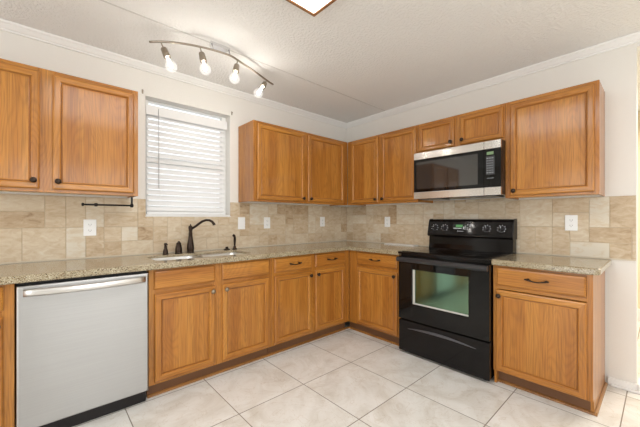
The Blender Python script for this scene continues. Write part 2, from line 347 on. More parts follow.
# ------------------------------------------------------------------ backsplash (tumbled stone set in a mixed pattern)
def backsplash(name, length, z0, z1, place, holes=()):
    """tiles in local coords x 0..length, z; place = (location, rotz)"""
    mb = MB(); cell = 0.1135; nx = int(math.ceil(length / cell)); nz = 4
    used = set(); rects = []
    sizes = [(2, 1), (1, 1), (1, 1), (1, 1), (1, 2), (1, 2), (2, 2), (1, 2), (2, 1)]
    for j in range(nz):
        for i in range(nx):
            if (i, j) in used: continue
            random.shuffle(sizes)
            for (a, b_) in sizes + [(1, 1)]:
                cells = [(i + p, j + q) for p in range(a) for q in range(b_)]
                if all(c not in used and c[0] < nx and c[1] < nz for c in cells):
                    used.update(cells); rects.append((i, j, a, b_)); break
    g = 0.002
    def clip(x0, x1, za, zb):
        parts = [(x0, x1, za, zb)]
        for hx0, hx1, hz0, hz1 in holes:
            new = []
            for (a, b_, c, d) in parts:
                if b_ <= hx0 or a >= hx1 or d <= hz0 or c >= hz1: new.append((a, b_, c, d)); continue
                if a < hx0: new.append((a, hx0, c, d))
                if b_ > hx1: new.append((hx1, b_, c, d))
                A, B = max(a, hx0), min(b_, hx1)
                if c < hz0: new.append((A, B, c, hz0))
                if d > hz1: new.append((A, B, hz1, d))
            parts = new
        return parts
    for (i, j, a, b_) in rects:
        x0, x1 = i * cell + g, min((i + a) * cell - g, length); za, zb = z1 - (j + b_) * cell + g, z1 - j * cell - g
        za = max(za, z0)
        if x1 - x0 < .006 or zb - za < .006: continue
        bd = min(1, max(0, random.gauss(0.56, 0.17)))
        for (p, q, r, s_) in clip(x0, x1, za, zb):
            if q - p > .006 and s_ - r > .006: mb.box(p, q, -.010, -.0045, r, s_, 0, bev=.0018, seg=1, board=bd)
    for (p, q, r, s_) in clip(0, length, z0, z1): mb.box(p, q, -.0075, -.0005, r, s_, 1)
    mb.box(0, length, -.015, -.0005, z0 - .003, z0 + .006, 2)   # caulk bead above the worktop
    return struct(mb.build(name, [TRAV, GROUT, CAULK], loc=place[0], rotz=place[1]))
backsplash('wall_backsplash_back', 4.2, 0.918, 1.372, ((-4.2, 0, 0), 0), holes=[(4.2 + WX0, 4.2 + WX1, WZ0, 3)])
backsplash('wall_backsplash_right', 2.745, 0.918, 1.372, ((0, -0.012, 0), -PI / 2))

m = MB()   # tile row showing below the microwave
for k in range(7): m.box(1.2525 + k * .1105, 1.3605 + k * .1105, -.010, -.0005, 1.3735, 1.396, 0, bev=.0015, seg=1, board=random.uniform(.35, .75))
struct(m.build('wall_backsplash_strip', TRAV, loc=(0, -0.012, 0), rotz=-PI / 2))

# ------------------------------------------------------------------ kitchen window
m = MB()
fr = [(WX0, WX0 + .045), (WX1 - .045, WX1)]
for a, b_ in fr: m.box(a, b_, .095, .149, WZ0, WZ1, bev=.003)
m.box(WX0 + .045, WX1 - .045, .095, .149, WZ1 - .012, WZ1, bev=.003); m.box(WX0 + .045, WX1 - .045, .095, .149, WZ0, WZ0 + .045, bev=.003)
m.box(WX0 + .045, WX1 - .045, .10, .145, 1.70, 1.75, bev=.003)
w1 = struct(m.build('window_1', TRIM))
m = MB(); m.box(WX0 + .045, WX1 - .045, .120, .124, WZ0 + .045, 1.70); m.box(WX0 + .045, WX1 - .045, .128, .132, 1.75, WZ1 - .012); m.build('pane', GLASS, w1)
m = MB(); m.box(WX0 - .0, WX1 + .0, -.004, .094, WZ0 + .0005, WZ0 + .012, bev=.003); m.build('window_sill', TRIM, w1)
m = MB(); m.box(WX0 - .003, WX1 + .003, -.014, -.0005, WZ0 - .008, WZ0, bev=.001); struct(m.build('trim_window_edge', TRIM))

bl = thing('window_blind', 'white horizontal slat blind hanging in the kitchen window above the sink', 'window blind', (0, 0, 0))
BX0, BX1 = WX0 + .018, WX1 - .04
m = MB(); m.box(BX0 - .01, BX1 + .02, .018, .024, 2.090, 2.172, bev=.002); m.box(BX0, BX1, .026, .075, 2.130, 2.168, bev=.002); m.build('valance', SLATW, bl)
ns = 18; pitch = .0462
for k in range(ns):
    zc = 2.085 - k * pitch
    m = MB(); a = math.radians(57)
    dy, dz = .024 * math.cos(a), .024 * math.sin(a); t = .0014
    # curved slat: room edge down
    pts = []
    for q in range(7):
        u = -1 + q / 3; c_ = .0022 * (1 - u * u)
        pts.append((.048 + dy * u - c_ * math.sin(a), zc + dz * u + c_ * math.cos(a)))
    ring = lambda x: [(x, y, z + t) for y, z in pts] + [(x, y, z - t) for y, z in pts[::-1]]
    m.loft([ring(BX0), ring(BX1)]); s_ = m.build('slat', SLATW, bl)
m = MB(); m.box(BX0, BX1, .030, .068, 1.249, 1.270, bev=.003); m.build('bottom_rail', WHITE2, bl)
for x in (BX0 + .10, BX1 - .10):
    m = MB(); m.box(x - .0012, x + .0012, .0225, .0235, 1.26, 2.17); m.build('ladder_cord', WHITE, bl)
m = MB(); m.tube([(BX0 + .085, .014, 2.15), (BX0 + .086, .012, 1.9), (BX0 + .087, .012, 1.47)], .0035, 8); m.build('tilt_wand', simple('wand_grey', (.62, .62, .62), .3), bl)
# small rod brackets over the window
for i, (x, z, lab) in enumerate(((-2.462, 2.262, 'small nickel curtain bracket above the window, at its left top corner'), (-1.672, 2.262, 'small nickel curtain bracket above the window, at its right top corner'))):
    m = MB(); m.box(x - .006, x + .006, -.003, -.0005, z - .018, z + .018, bev=.0008); m.box(x - .003, x + .003, -.018, -.003, z - .003, z + .003, bev=.0008); m.box(x - .003, x + .003, -.020, -.016, z - .003, z + .010, bev=.0008)
    tag(m.build('curtain_bracket', NICKEL), lab, 'bracket', 'curtain brackets over the window')

# unseen window and glass door, put in so light enters from behind
m = MB()
m.box(-3.7, -3.64, YS - .10, YS - .04, .55, 2.35); m.box(-.76, -.70, YS - .10, YS - .04, .55, 2.35); m.box(-2.23, -2.17, YS - .10, YS - .04, .55, 2.35)
m.box(-3.64, -.76, YS - .10, YS - .04, 2.29, 2.35); m.box(-3.64, -.76, YS - .10, YS - .04, .55, .61)
w2 = struct(m.build('window_added', TRIM)); m = MB(); m.box(-3.64, -.76, YS - .075, YS - .07, .61, 2.29); m.build('pane', GLASS, w2)
m = MB()
for a, b_ in ((-4.0, -3.93), (-2.64, -2.56), (-1.27, -1.2)): m.box(XW - .10, XW - .04, a, b_, .001, 2.25)
m.box(XW - .10, XW - .04, -3.93, -1.27, 2.17, 2.25); m.box(XW - .10, XW - .04, -3.93, -1.27, .001, .08)
d1 = struct(m.build('door_added', TRIM)); m = MB(); m.box(XW - .075, XW - .07, -3.93, -1.27, .08, 2.17); m.build('pane', GLASS, d1)

# ------------------------------------------------------------------ cabinet parts (local frame: x right, front towards -y, z up)
def door_mesh(x0, x1, z0, z1, yb, stile=.041, th=.019, boards=3):
    """framed door: mitred frame with an eased edge, bead groove and a flat board panel"""
    mb = MB()
    def ring(ins, y): return [(x0 + ins, y, z0 + ins), (x1 - ins, y, z0 + ins), (x1 - ins, y, z1 - ins), (x0 + ins, y, z1 - ins)]
    rings = [(0, yb), (0, yb - th + .007), (.003, yb - th + .003), (.009, yb - th), (stile - .005, yb - th), (stile, yb - th + .003), (stile + .004, yb - th + .0115), (stile + .0065, yb - th + .0115), (stile + .012, yb - th + .0095)]
    V = [[mb.bm.verts.new(p) for p in ring(i, y)] for i, y in rings]
    bds = [random.random() for _ in range(4)]
    for k in range(len(V) - 1):
        for s_ in range(4):
            f = mb.bm.faces.new((V[k][s_], V[k][(s_ + 1) % 4], V[k + 1][(s_ + 1) % 4], V[k + 1][s_]))
            mb._fin([f], 2 if k == 6 else (1 if s_ in (0, 2) else 0), bds[s_])
    mb._fin([mb.bm.faces.new(V[0][::-1])], 0, .5)
    ins = stile + .012; y = rings[-1][1]; a, b_ = x0 + ins, x1 - ins
    cuts = [a] + [a + (b_ - a) * (k + random.uniform(-.12, .12)) / boards for k in range(1, boards)] + [b_]
    base = random.random()
    for k in range(boards):
        vs = [mb.bm.verts.new(p) for p in ((cuts[k], y, z0 + ins), (cuts[k + 1], y, z0 + ins), (cuts[k + 1], y, z1 - ins), (cuts[k], y, z1 - ins))]
        mb._fin([mb.bm.faces.new(vs)], 0, (base + k * .173) % 1)
    return mb
def knob_mesh(x, y, z):
    mb = MB(); mb.lathe([(.008, y), (.0075, y - .004), (.0055, y - .008), (.0065, y - .014), (.0145, y - .017), (.0172, y - .021), (.0155, y - .026), (.008, y - .029), (.001, y - .030)], (x, 0, z), 'y', 16); return mb
def pull_mesh(x, y, z, w=.10):
    mb = MB(); h = w / 2
    for s_ in (-1, 1):
        mb.lathe([(.008, y), (.0075, y - .004), (.0045, y - .009), (.006, y - .016), (.008, y - .020), (.006, y - .026), (.002, y - .028)], (x + s_ * h, 0, z), 'y', 12)
        mb.tube([(x + s_ * (h - .002), y - .021, z), (x + s_ * (h + .008), y - .021, z), (x + s_ * (h + .016), y - .021, z + .001), (x + s_ * (h + .019), y - .021, z + .001)], [.006, .0045, .0065, .002], 10)
    mb.tube([(x - h + w * t / 8, y - .021 - .004 * math.sin(PI * t / 8), z - .009 * math.sin(PI * t / 8)) for t in range(9)], [.006, .0062, .0045, .0042, .0042, .0042, .0045, .0062, .006], 10)
    return mb
def frontplate_mesh(x0, x1, z0, z1, yb, th=.019):
    mb = MB()
    def ring(ins, y): return [(x0 + ins, y, z0 + ins), (x1 - ins, y, z0 + ins), (x1 - ins, y, z1 - ins), (x0 + ins, y, z1 - ins)]
    mb.loft([ring(0, yb), ring(0, yb - th + .009), ring(.004, yb - th + .004), ring(.011, yb - th)], 0, board=random.random()); return mb

def face_frame(mb, w, z0, z1, yf, verts, rails, t=.019, sl=.04, sr=.04):
    """verts: (x0,x1) intermediate stiles; rails: (x0,x1,z0,z1)"""
    b_ = random.random
    mb.box(0, sl, yf, yf + t, z0, z1, 0, bev=.001, seg=1); mb.box(w - sr, w, yf, yf + t, z0, z1, 0, bev=.001, seg=1)
    for a, c in verts: mb.box(a, c, yf, yf + t, z0, z1, 0, bev=.001, seg=1)
    for a, c, e, f in rails: mb.box(a, c, yf + .0004, yf + t, e, f, 1, bev=.001, seg=1)

BASE_H = .872; BASE_D = .61; KICK_H = .10
ANT = simple('antique_brass_knob', (0.30, 0.24, 0.17), 0.35, 0.9)
def base_cabinet(label, loc, rotz, w, doors, drawers, knobs, pulls, stiles, rail_z=(.70, .745), sl=.03, sr=.03, side_r=False, lab_cat='cabinet', knobmat=None):
    t = thing('base_cabinet', label, lab_cat, loc, rotz, 'oak base cabinets')
    yf = -BASE_D; yb = -.016
    mb = MB()   # carcass: two sides, floor, back
    z0 = KICK_H
    mb.box(.001, .018, yf + .019, yb, z0 if not side_r else .001, BASE_H - .002, 0)
    if side_r:
        mb.box(w - .018, w - .001, yf + .019, yb, z0, BASE_H - .002, 0); mb.box(w - .018, w - .001, yf + .0595, yb, .001, z0, 0)
    else: mb.box(w - .018, w - .001, yf + .019, yb, z0, BASE_H - .002, 0)
    mb.box(.018, w - .018, yf + .02, yb, z0, z0 + .016, 0); mb.box(.018, w - .018, yb - .008, yb, z0 + .016, BASE_H - .002, 0)
    mb.build('carcass', OAKS, t)
    mb = MB()
    segs = [0] + [v for s_ in stiles for v in s_] + [w]
    rails = []
    xs = [sl] + [v for s_ in stiles for v in s_] + [w - sr]
    for k in range(0, len(xs), 2):
        rails += [(xs[k], xs[k + 1], z0, z0 + .03), (xs[k], xs[k + 1], rail_z[0], rail_z[1]), (xs[k], xs[k + 1], BASE_H - .03, BASE_H - .001)]
    face_frame(mb, w, z0, BASE_H - .001, yf, stiles, rails, sl=sl, sr=sr); mb.build('face_frame', OAKS, t)
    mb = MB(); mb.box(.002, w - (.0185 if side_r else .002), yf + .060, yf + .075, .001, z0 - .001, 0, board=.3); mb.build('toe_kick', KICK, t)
    for i, (x0, x1, za, zb) in enumerate(doors):
        d = door_mesh(x0, x1, za, zb, yf - .001, boards=3 if x1 - x0 > .38 else 2).build('door', OAKS + [GROOVE], t)
        if knobs[i]: knob_mesh(knobs[i][0], yf - .0205, knobs[i][1]).build('knob', knobmat or BRONZE, d)
    for i, (x0, x1, za, zb) in enumerate(drawers):
        d = frontplate_mesh(x0, x1, za, zb, yf - .001).build('drawer', OAK_H, t)
        if pulls[i]: pull_mesh((x0 + x1) / 2, yf - .0205, (za + zb) / 2 + .004).build('handle', BRONZE, d)
    return t
DZ0, DZ1, RZ0, RZ1 = .118, .706, .737, .860
# back wall run
def A(x): return x
x0 = -3.86
base_cabinet('oak base cabinet at the far left edge, left of the stainless dishwasher', (x0, 0, 0), 0, -3.186 - x0, [(.04, -3.226 - x0, DZ0, DZ1)], [(.04, -3.226 - x0, RZ0, RZ1)], [(-3.25 - x0, .665)], [1], [], sr=.045)
x0 = -2.556
base_cabinet('double oak sink base with two plain false drawer fronts, right of the dishwasher', (x0, 0, 0), 0, .954,
    [(-2.523 - x0, -2.109 - x0, DZ0, DZ1), (-2.051 - x0, -1.633 - x0, DZ0, DZ1)], [(-2.525 - x0, -2.109 - x0, RZ0, RZ1), (-2.051 - x0, -1.633 - x0, RZ0, RZ1)],
    [(-2.133 - x0, .668), (-2.027 - x0, .668)], [0, 0], [(-2.125 - x0, -2.035 - x0)], sl=.045, sr=.045, knobmat=ANT)
x0 = -1.600
base_cabinet('oak base cabinet with two handled drawers between the sink base and the inner corner', (x0, 0, 0), 0, .988,
    [(-1.576 - x0, -1.152 - x0, DZ0, DZ1), (-1.104 - x0, -.688 - x0, DZ0, DZ1)], [(-1.576 - x0, -1.152 - x0, RZ0, RZ1), (-1.104 - x0, -.688 - x0, RZ0, RZ1)],
    [(-1.176 - x0, .668), (-1.080 - x0, .668)], [1, 1], [(-1.167 - x0, -1.089 - x0)], sl=.035, sr=.09)
# right wall run; local x = y0 - y
y0 = -.634
base_cabinet('single oak base cabinet with one drawer, between the inner corner and the black stove', (0, y0, 0), -PI / 2, .626,
    [(.102, .596, DZ0, DZ1)], [(.102, .596, RZ0, RZ1)], [(.570, .668)], [1], [], sl=.09, sr=.035)
y0 = -2.046
base_cabinet('end oak base cabinet with one drawer, on the right side of the black stove', (0, y0, 0), -PI / 2, .554,
    [(.022, .526, DZ0 - .012, DZ1 - .01)], [(.026, .524, RZ0 - .008, RZ1 - .004)], [(.045, .655)], [1], [], sl=.03, sr=.03, side_r=True)
# shoe mouldings at the floor (quarter rounds)
SHOE = oak('shoe_moulding_oak', 'x', (0.26, 0.11, 0.025), (0.34, 0.15, 0.035), (0.42, 0.19, 0.05))
def shoe(name, p, q, nrm):
    mb = MB(); prof = [(0, 0), (.014, 0), (.013, .006), (.009, .012), (0, .016)]
    mb.loft([[(P[0] + nrm[0] * d, P[1] + nrm[1] * d, .001 + h) for d, h in prof] for P in (p, q)]); struct(mb.build(name, SHOE))
kf = -(BASE_D - .0595)
shoe('trim_shoe_back', (-2.553, kf), (kf - .015, kf), (0, -1)); shoe('trim_shoe_left', (-3.8, kf), (-3.19, kf), (0, -1))
shoe('trim_shoe_corner', (kf, kf - .0), (kf, -1.258), (-1, 0)); shoe('trim_shoe_right', (kf, -2.05), (kf, -2.613), (-1, 0))
shoe('trim_shoe_side', (kf - .012, -2.6005), (-.018, -2.6005), (0, -1))
# corner post where the two runs meet
m = MB(); m.box(-.609, -.5, -.633, -.612, KICK_H, BASE_H - .001, 0, board=.4); m.box(-.545, -.5, -.633, -.56, .001, KICK_H, 1)
struct(m.build('trim_corner_filler', [OAK_V, KICK]))

# ------------------------------------------------------------------ wall cabinets
UZ0, UZ1, UD = 1.375, 2.142, .305
def wall_cabinet(label, loc, rotz, w, z0, z1, doors, knobs, stiles, sl=.035, sr=.035, ajar=None):
    t = thing('wall_cabinet', label, 'cabinet', loc, rotz, 'oak wall cabinets')
    yf = -UD; mb = MB(); yb = -.011
    if z0 < 1.38: yb = -.0025; z0b = z0
    mb.box(.001, .013, yf + .019, yb, z0, z1 - .0005, 0); mb.box(w - .013, w - .001, yf + .019, yb, z0, z1 - .0005, 0)
    mb.box(.013, w - .013, yf + .019, yb, z1 - .014, z1 - .001, 1); mb.box(.013, w - .013, yf + .019, yb, z0 + .012, z0 + .024, 2); mb.box(.013, w - .013, yb - .006, yb, z0 + .024, z1 - .014, 0)
    mb.build('carcass', [OAK_V, OAK_H, RAWWOOD], t)
    mb = MB(); xs = [sl] + [v for s_ in stiles for v in s_] + [w - sr]; rails = []
    for k in range(0, len(xs), 2): rails += [(xs[k], xs[k + 1], z0, z0 + .035), (xs[k], xs[k + 1], z1 - .035, z1)]
    face_frame(mb, w, z0, z1, yf, stiles, rails, sl=sl, sr=sr); mb.build('face_frame', OAKS, t)
    for i, (a, b_, za, zb) in enumerate(doors):
        d = door_mesh(a, b_, za, zb, yf - .001, stile=.039 if zb - za > .4 else .036, boards=3 if b_ - a > .42 else 2).build('door', OAKS + [GROOVE], t)
        if knobs[i]: knob_mesh(knobs[i][0], yf - .0205, knobs[i][1]).build('knob', BRONZE, d)
    return t
UDZ0, UDZ1 = 1.394, 2.116
x0 = -3.572
wall_cabinet('oak wall cabinet in the top left corner, left of the window blind', (x0, 0, 0), 0, 1.016, UZ0, UZ1,
    [(-3.535 - x0, -3.090 - x0, UDZ0, UDZ1), (-3.030 - x0, -2.584 - x0, UDZ0, UDZ1)], [(-3.118 - x0, 1.444), (-3.004 - x0, 1.444)], [(-3.10 - x0, -3.02 - x0)])
x0 = -1.602
wall_cabinet('oak wall cabinet with two tall doors just right of the window blind', (x0, 0, 0), 0, 1.294, UZ0, UZ1,
    [(-1.566 - x0, -.990 - x0, UDZ0, UDZ1), (-.943 - x0, -.379 - x0, UDZ0, UDZ1)], [(-1.018 - x0, 1.425), (-.915 - x0, 1.425)], [(-1.0 - x0, -.93 - x0)], sr=.075)
y0 = -.330
wall_cabinet('oak wall cabinet with two tall doors between the room corner and the microwave', (0, y0, 0), -PI / 2, .928, UZ0, UZ1,
    [(.042, .443, UDZ0, UDZ1), (.487, .908, UDZ0, UDZ1)], [(.418, 1.425), (.512, 1.425)], [(.43, .50)], sl=.045)
y0 = -1.2595
wall_cabinet('short oak wall cabinet with two small doors directly above the microwave', (0, y0, 0), -PI / 2, .772, 1.842, UZ1,
    [(.012, .362, 1.866, UDZ1), (.416, .762, 1.866, UDZ1)], [(.338, 1.905), (.440, 1.905)], [(.35, .43)])
y0 = -2.033
wall_cabinet('wide oak wall cabinet with a single door, right of the microwave', (0, y0, 0), -PI / 2, .565, UZ0, UZ1,
    [(.036, .541, UDZ0, UDZ1)], [(.066, 1.428)], [])
m = MB(); m.box(-.304, -.20, -.3285, -.307, UZ0, UZ1, 0, board=.2); struct(m.build('trim_upper_corner', OAK_V))

# ------------------------------------------------------------------ worktops
def slab(name, outline, holes, z0, z1, bev, label):
    bm = bmesh.new(); loops = []
    for lp in [outline] + holes:
        vs = [bm.verts.new((x, y, z1)) for x, y in lp]
        loops += [bm.edges.new((vs[i], vs[(i + 1) % len(vs)])) for i in range(len(vs))]
    r = bmesh.ops.triangle_fill(bm, edges=loops, use_beauty=True, use_dissolve=False)
    top = [f for f in r['geom'] if isinstance(f, bmesh.types.BMFace)]
    for f in top:
        if f.normal.z < 0: f.normal_flip()
    rim = [e for e in bm.edges if e.is_boundary]
    ex = bmesh.ops.extrude_face_region(bm, geom=top)   # copies go down
    vs = [g for g in ex['geom'] if isinstance(g, bmesh.types.BMVert)]
    bmesh.ops.translate(bm, verts=vs, vec=(0, 0, z0 - z1))
    es = [e for e in bm.edges if len(e.link_faces) == 2 and abs(e.verts[0].co.z - e.verts[1].co.z) < 1e-6 and e.calc_face_angle(0) > 1.0]
    bmesh.ops.bevel(bm, geom=es, offset=bev, segments=3, affect='EDGES', profile=0.5)
    bmesh.ops.recalc_face_normals(bm, faces=bm.faces[:])
    me = bpy.data.meshes.new(name); bm.to_mesh(me); bm.free(); me.materials.append(GRAN)
    o = bpy.data.objects.new(name, me); COL.objects.link(o); return tag(o, label, 'countertop', 'granite countertops')
CZ0, CZ1 = .8725, .914; CF = -.648
hole = [(x, y) for x, y, _ in rrect(-2.478, -1.742, -.515, -.200, 0, .045)]
slab('countertop', [(-3.9, -.0165), (-3.9, CF), (CF - .004, CF), (CF, CF - .004), (CF, -1.2625), (-.0165, -1.2625), (-.0165, -.0165)], [hole[::-1]], CZ0, CZ1, .009, 'long L-shaped speckled beige granite countertop running around the corner over dishwasher and sink cabinets')
rc = [(CF + .03 - .03 * math.sin(a), -2.635 + .03 - .03 * math.cos(a)) for a in [PI / 2 * k / 5 for k in range(5, -1, -1)]]
slab('countertop', [(-.0165, -2.047), (CF, -2.047)] + rc + [(-.0165, -2.635)], [], CZ0, CZ1, .009, 'short speckled granite countertop on the end cabinet right of the stove')

# sink
sk = thing('sink', 'stainless steel double-bowl undermount sink under the window', 'sink', (-2.11, -.36, .86))
for (a, b_) in ((-2.4755, -2.120), (-2.100, -1.7445)):
    mb = MB(); y_0, y_1 = -.5125, -.2025; ox, oy, oz = 2.11, .36, -.86
    def rr(i, z, r): return [(x + ox, y + oy, z2 + oz) for x, y, z2 in rrect(a + i, b_ - i, y_0 + i, y_1 - i, z, r)]
    mb.loft([rr(.0, .890, .045), rr(0, .897, .045), rr(.003, .897, .045), rr(.006, .88, .05), rr(.010, .72, .05), rr(.02, .70, .045), rr(.06, .693, .03), rr(.12, .69, .02), rr(.12, .688, .02), rr(.05, .690, .03), rr(.015, .698, .05), rr(.006, .72, .055), rr(.0, .88, .05), rr(.0, .890, .045)], 0, caps=(False, False), smooth=True)
    cx_, cy_ = (a + b_) / 2 + ox, (y_0 + y_1) / 2 + oy
    mb.box(cx_ - .10, cx_ + .10, cy_ - .06, cy_ + .06, .688 + oz, .6905 + oz)
    bs = mb.build('basin', SINKST, sk)
    mb = MB(); mb.lathe([(.042, .6915 + oz), (.040, .694 + oz), (.030, .692 + oz), (.004, .6915 + oz)], (cx_, cy_, 0), 'z', 20); mb.build('drain', CHROME, bs)

# faucet set
f = thing('faucet', 'tall dark bronze gooseneck kitchen faucet behind the sink', 'faucet', (-2.110, -.105, CZ1))
mb = MB(); mb.lathe([(.031, .0005), (.031, .006), (.027, .010), (.028, .016), (.030, .035), (.028, .060), (.023, .095), (.018, .130), (.0155, .155), (.018, .160), (.0155, .165), (.014, .190), (.018, .196), (.016, .202), (.018, .210), (.0185, .222), (.013, .232), (.005, .238), (.006, .244), (.001, .249)], n=28); mb.build('body', BRONZE, f)
mb = MB(); sp = [(0, 0, .205), (.012, -.014, .212), (.030, -.034, .228), (.050, -.058, .250), (.072, -.084, .272), (.094, -.110, .283), (.114, -.134, .282), (.130, -.152, .270), (.140, -.163, .252), (.143, -.167, .240)]
mb.tube(sp, [.010, .0105, .0105, .0105, .0105, .0105, .0105, .0108, .012, .0135], 14); mb.build('spout', BRONZE, f)
def small_tap(label, x, y, prof, name, cat):
    mb = MB(); mb.lathe(prof, n=22); return tag(mb.build(name, BRONZE, loc=(x, y, CZ1)), label, cat)
t = thing('mixer_valve', 'wide bronze lever valve dome between soap dispenser and faucet', 'mixer valve', (-2.208, -.102, CZ1))
mb = MB(); mb.lathe([(.030, .0005), (.030, .006), (.026, .009), (.028, .016), (.027, .04), (.022, .066), (.019, .073), (.021, .078), (.018, .088), (.008, .096), (.009, .101), (.001, .105)], n=24); mb.build('dome', BRONZE, t)
mb = MB(); mb.tube([(0, 0, .086), (-.004, -.022, .094), (-.006, -.040, .088)], [.007, .006, .007], 10); mb.build('lever', BRONZE, t)
t = thing('soap_dispenser', 'slim bronze soap dispenser left of the faucet', 'soap dispenser', (-2.316, -.112, CZ1))
mb = MB(); mb.lathe([(.023, .0005), (.023, .005), (.019, .009), (.020, .018), (.017, .034), (.011, .048), (.010, .056), (.013, .060), (.010, .064), (.009, .072)], n=22); mb.build('body', BRONZE, t)
mb = MB(); mb.lathe([(.009, .0722), (.012, .076), (.012, .088), (.009, .092), (.001, .094)], n=18); mb.tube([(0, 0, .084), (.004, -.020, .085), (.006, -.034, .080)], [.005, .0045, .004], 8); mb.build('pump_head', BRONZE, t)
t = small_tap('low round bronze cap on the worktop right of the sink faucet', -1.765, -.090, [(.030, .0005), (.030, .005), (.022, .009), (.014, .012), (.013, .018), (.016, .022), (.014, .027), (.002, .029)], 'sink_hole_cap', 'sink cap')
t = thing('side_sprayer', 'bronze hand sprayer standing at the right end of the sink', 'sprayer', (-1.690, -.100, CZ1))
mb = MB(); mb.lathe([(.022, .0005), (.022, .005), (.017, .010), (.014, .022), (.012, .030)], n=20); mb.build('holder', BRONZE, t)
mb = MB(); mb.tube([(0, 0, .031), (0, 0, .055), (.001, 0, .085), (.001, -.001, .105), (-.004, -.006, .120), (-.012, -.014, .131), (-.022, -.022, .134)], [.008, .010, .0125, .012, .0115, .0125, .013], 14); mb.build('spray_head', BRONZE, t)

# ------------------------------------------------------------------ dishwasher
dx0, dx1 = -3.182, -2.560; w = dx1 - dx0
d = thing('dishwasher', 'stainless steel dishwasher with bar handle under the left countertop', 'dishwasher', (dx0, 0, 0))
mb = MB(); mb.box(.004, w - .004, -.600, -.03, .09, .866, bev=.002); mb.build('tub', BLACKP, d)
mb = MB(); mb.box(.008, w - .008, -.590, -.575, .003, .089, bev=.002); mb.box(.008, w - .008, -.575, -.03, .003, .02); mb.build('kick_plate', BLACKP, d)
mb = MB()
rings = []
for (ins, y) in ((0, -.601), (0, -.632), (.003, -.640), (.009, -.643)):
    rings.append([(.003 + ins, y, .090 + ins), (w - .003 - ins, y, .090 + ins), (w - .003 - ins, y, .856 - ins), (.003 + ins, y, .856 - ins)])
mb.loft(rings); dp = mb.build('door', STEEL, d)
mb = MB(); n_ = 16; hp = []
for i in range(n_ + 1):
    t_ = i / n_; hp.append((.030 + (w - .055) * t_, -.655 - .045 * math.sin(PI * t_) ** .8, .822))
rings = []
for i, p in enumerate(hp):
    rings.append([(p[0], p[1] + a_, p[2] + b_) for a_, b_ in ((-.005, -.019), (-.009, -.012), (-.011, 0), (-.009, .012), (-.004, .018), (.004, .015), (.005, 0), (.004, -.016))])
mb.loft(rings, smooth=True); mb.box(.030, .048, -.662, -.643, .808, .828); mb.box(w - .043, w - .025, -.662, -.643, .808, .828)
mb.build('handle', simple('polished_steel', (.72, .71, .69), .34, 1.0), dp)

# ------------------------------------------------------------------ stove (local: x right, front -y)
sy = -1.2665; SW = .774
s = thing('stove', 'black freestanding electric range between two oak base cabinets', 'stove', (0, sy, 0), -PI / 2)
mb = MB(); mb.box(.004, SW - .004, -.625, -.035, .028, .895, bev=.003); mb.build('body', BLACK, s)
for fx, fy in ((.05, -.60), (SW - .05, -.60), (.05, -.08), (SW - .05, -.08)):
    mb = MB(); mb.lathe([(.02, .001), (.02, .012), (.012, .014), (.012, .028)], (fx, fy, 0), 'z', 14); mb.build('foot', BLACKP, s)
# cooktop
mb = MB(); mb.box(0, SW, -.672, -.075, .894, .914, 0, bev=.006, seg=3); ct = mb.build('cooktop_frame', BLACK, s)
mb = MB(); mb.box(.025, SW - .025, -.640, -.12, .9142, .9172, 0, bev=.001); mb.build('glass_top', BLACKG, ct)
for bx, by, br in ((.20, -.50, .105), (.56, -.50, .082), (.20, -.24, .082), (.56, -.24, .105)):
    mb = MB()
    for r_ in (br, br * .62):
        mb.loft([[(bx + q * math.cos(2 * PI * k / 40), by + q * math.sin(2 * PI * k / 40), .9174 + h) for k in range(40)] for q, h in ((r_ + .0015, 0), (r_ + .001, .0003), (r_ - .001, .0003), (r_ - .0015, 0))], caps=(False, False))
    mb.build('burner_ring', BURN, ct)
# backguard: leaning lower wall and rounded control head
mb = MB()
lo = [(-.125, .914), (-.118, .960), (-.112, 1.030), (-.030, 1.030), (-.030, .896), (-.074, .896), (-.074, .914)]
mb.loft([[(x, y, z) for y, z in lo] for x in (.006, SW - .006)]); mb.build('backguard', BLACK, s)
mb = MB(); hd = [(-.100, 1.030), (-.128, 1.034), (-.137, 1.046), (-.136, 1.060), (-.105, 1.180), (-.098, 1.196), (-.085, 1.204), (-.045, 1.206), (-.030, 1.198), (-.030, 1.030)]
mb.loft([[(x, y, z) for y, z in hd] for x in (.006, SW - .006)]); 
ch = mb.build('control_panel', BLACK, s)
for x in (.0, SW - .007):
    mb = MB(); mb.loft([[(xx, y * 1.0 - (.004 if y < -.05 else 0), z + (.003 if z > 1.1 else 0)) for y, z in hd] for xx in (x, x + .007)]); mb.build('end_cap', BLACKP, s)
# sloped control face: direction along slope
p0 = Vector((0, -.136, 1.060)); p1 = Vector((0, -.105, 1.180)); sv = (p1 - p0).normalized(); nv = Vector((0, -sv.z, sv.y))
def on_face(x, h, off): q = p0 + sv * h + nv * off; return (x, q.y, q.z)
def face_rect(mb, xa, xb, ha, hb, off=.0006, mi=0):
    mb.loft([[on_face(xa, ha, o), on_face(xb, ha, o), on_face(xb, hb, o), on_face(xa, hb, o)] for o in (.0001, off)], mi)
def face_knob(x, h, r=.021):
    kb = MB(); rings = []
    for rr_, o in ((r + .006, .0003), (r + .005, .002), (r, .004), (r * .92, .020), (r * .8, .023), (.001, .0235)):
        ring = []
        for k in range(24):
            a = 2 * PI * k / 24; q = Vector(on_face(x, h, o)) + Vector((rr_ * math.cos(a), 0, 0)) + sv * rr_ * math.sin(a); ring.append(tuple(q))
        rings.append(ring)
    kb.loft(rings, 0, smooth=True)
    face = []
    kb.loft([[tuple(Vector(on_face(x, h, o)) + Vector((dx, 0, 0)) + sv * dh) for dx, dh in ((-.0035, -r * .9), (.0035, -r * .9), (.0035, r * .9), (-.0035, r * .9))] for o in (.02, .030)])
    return kb
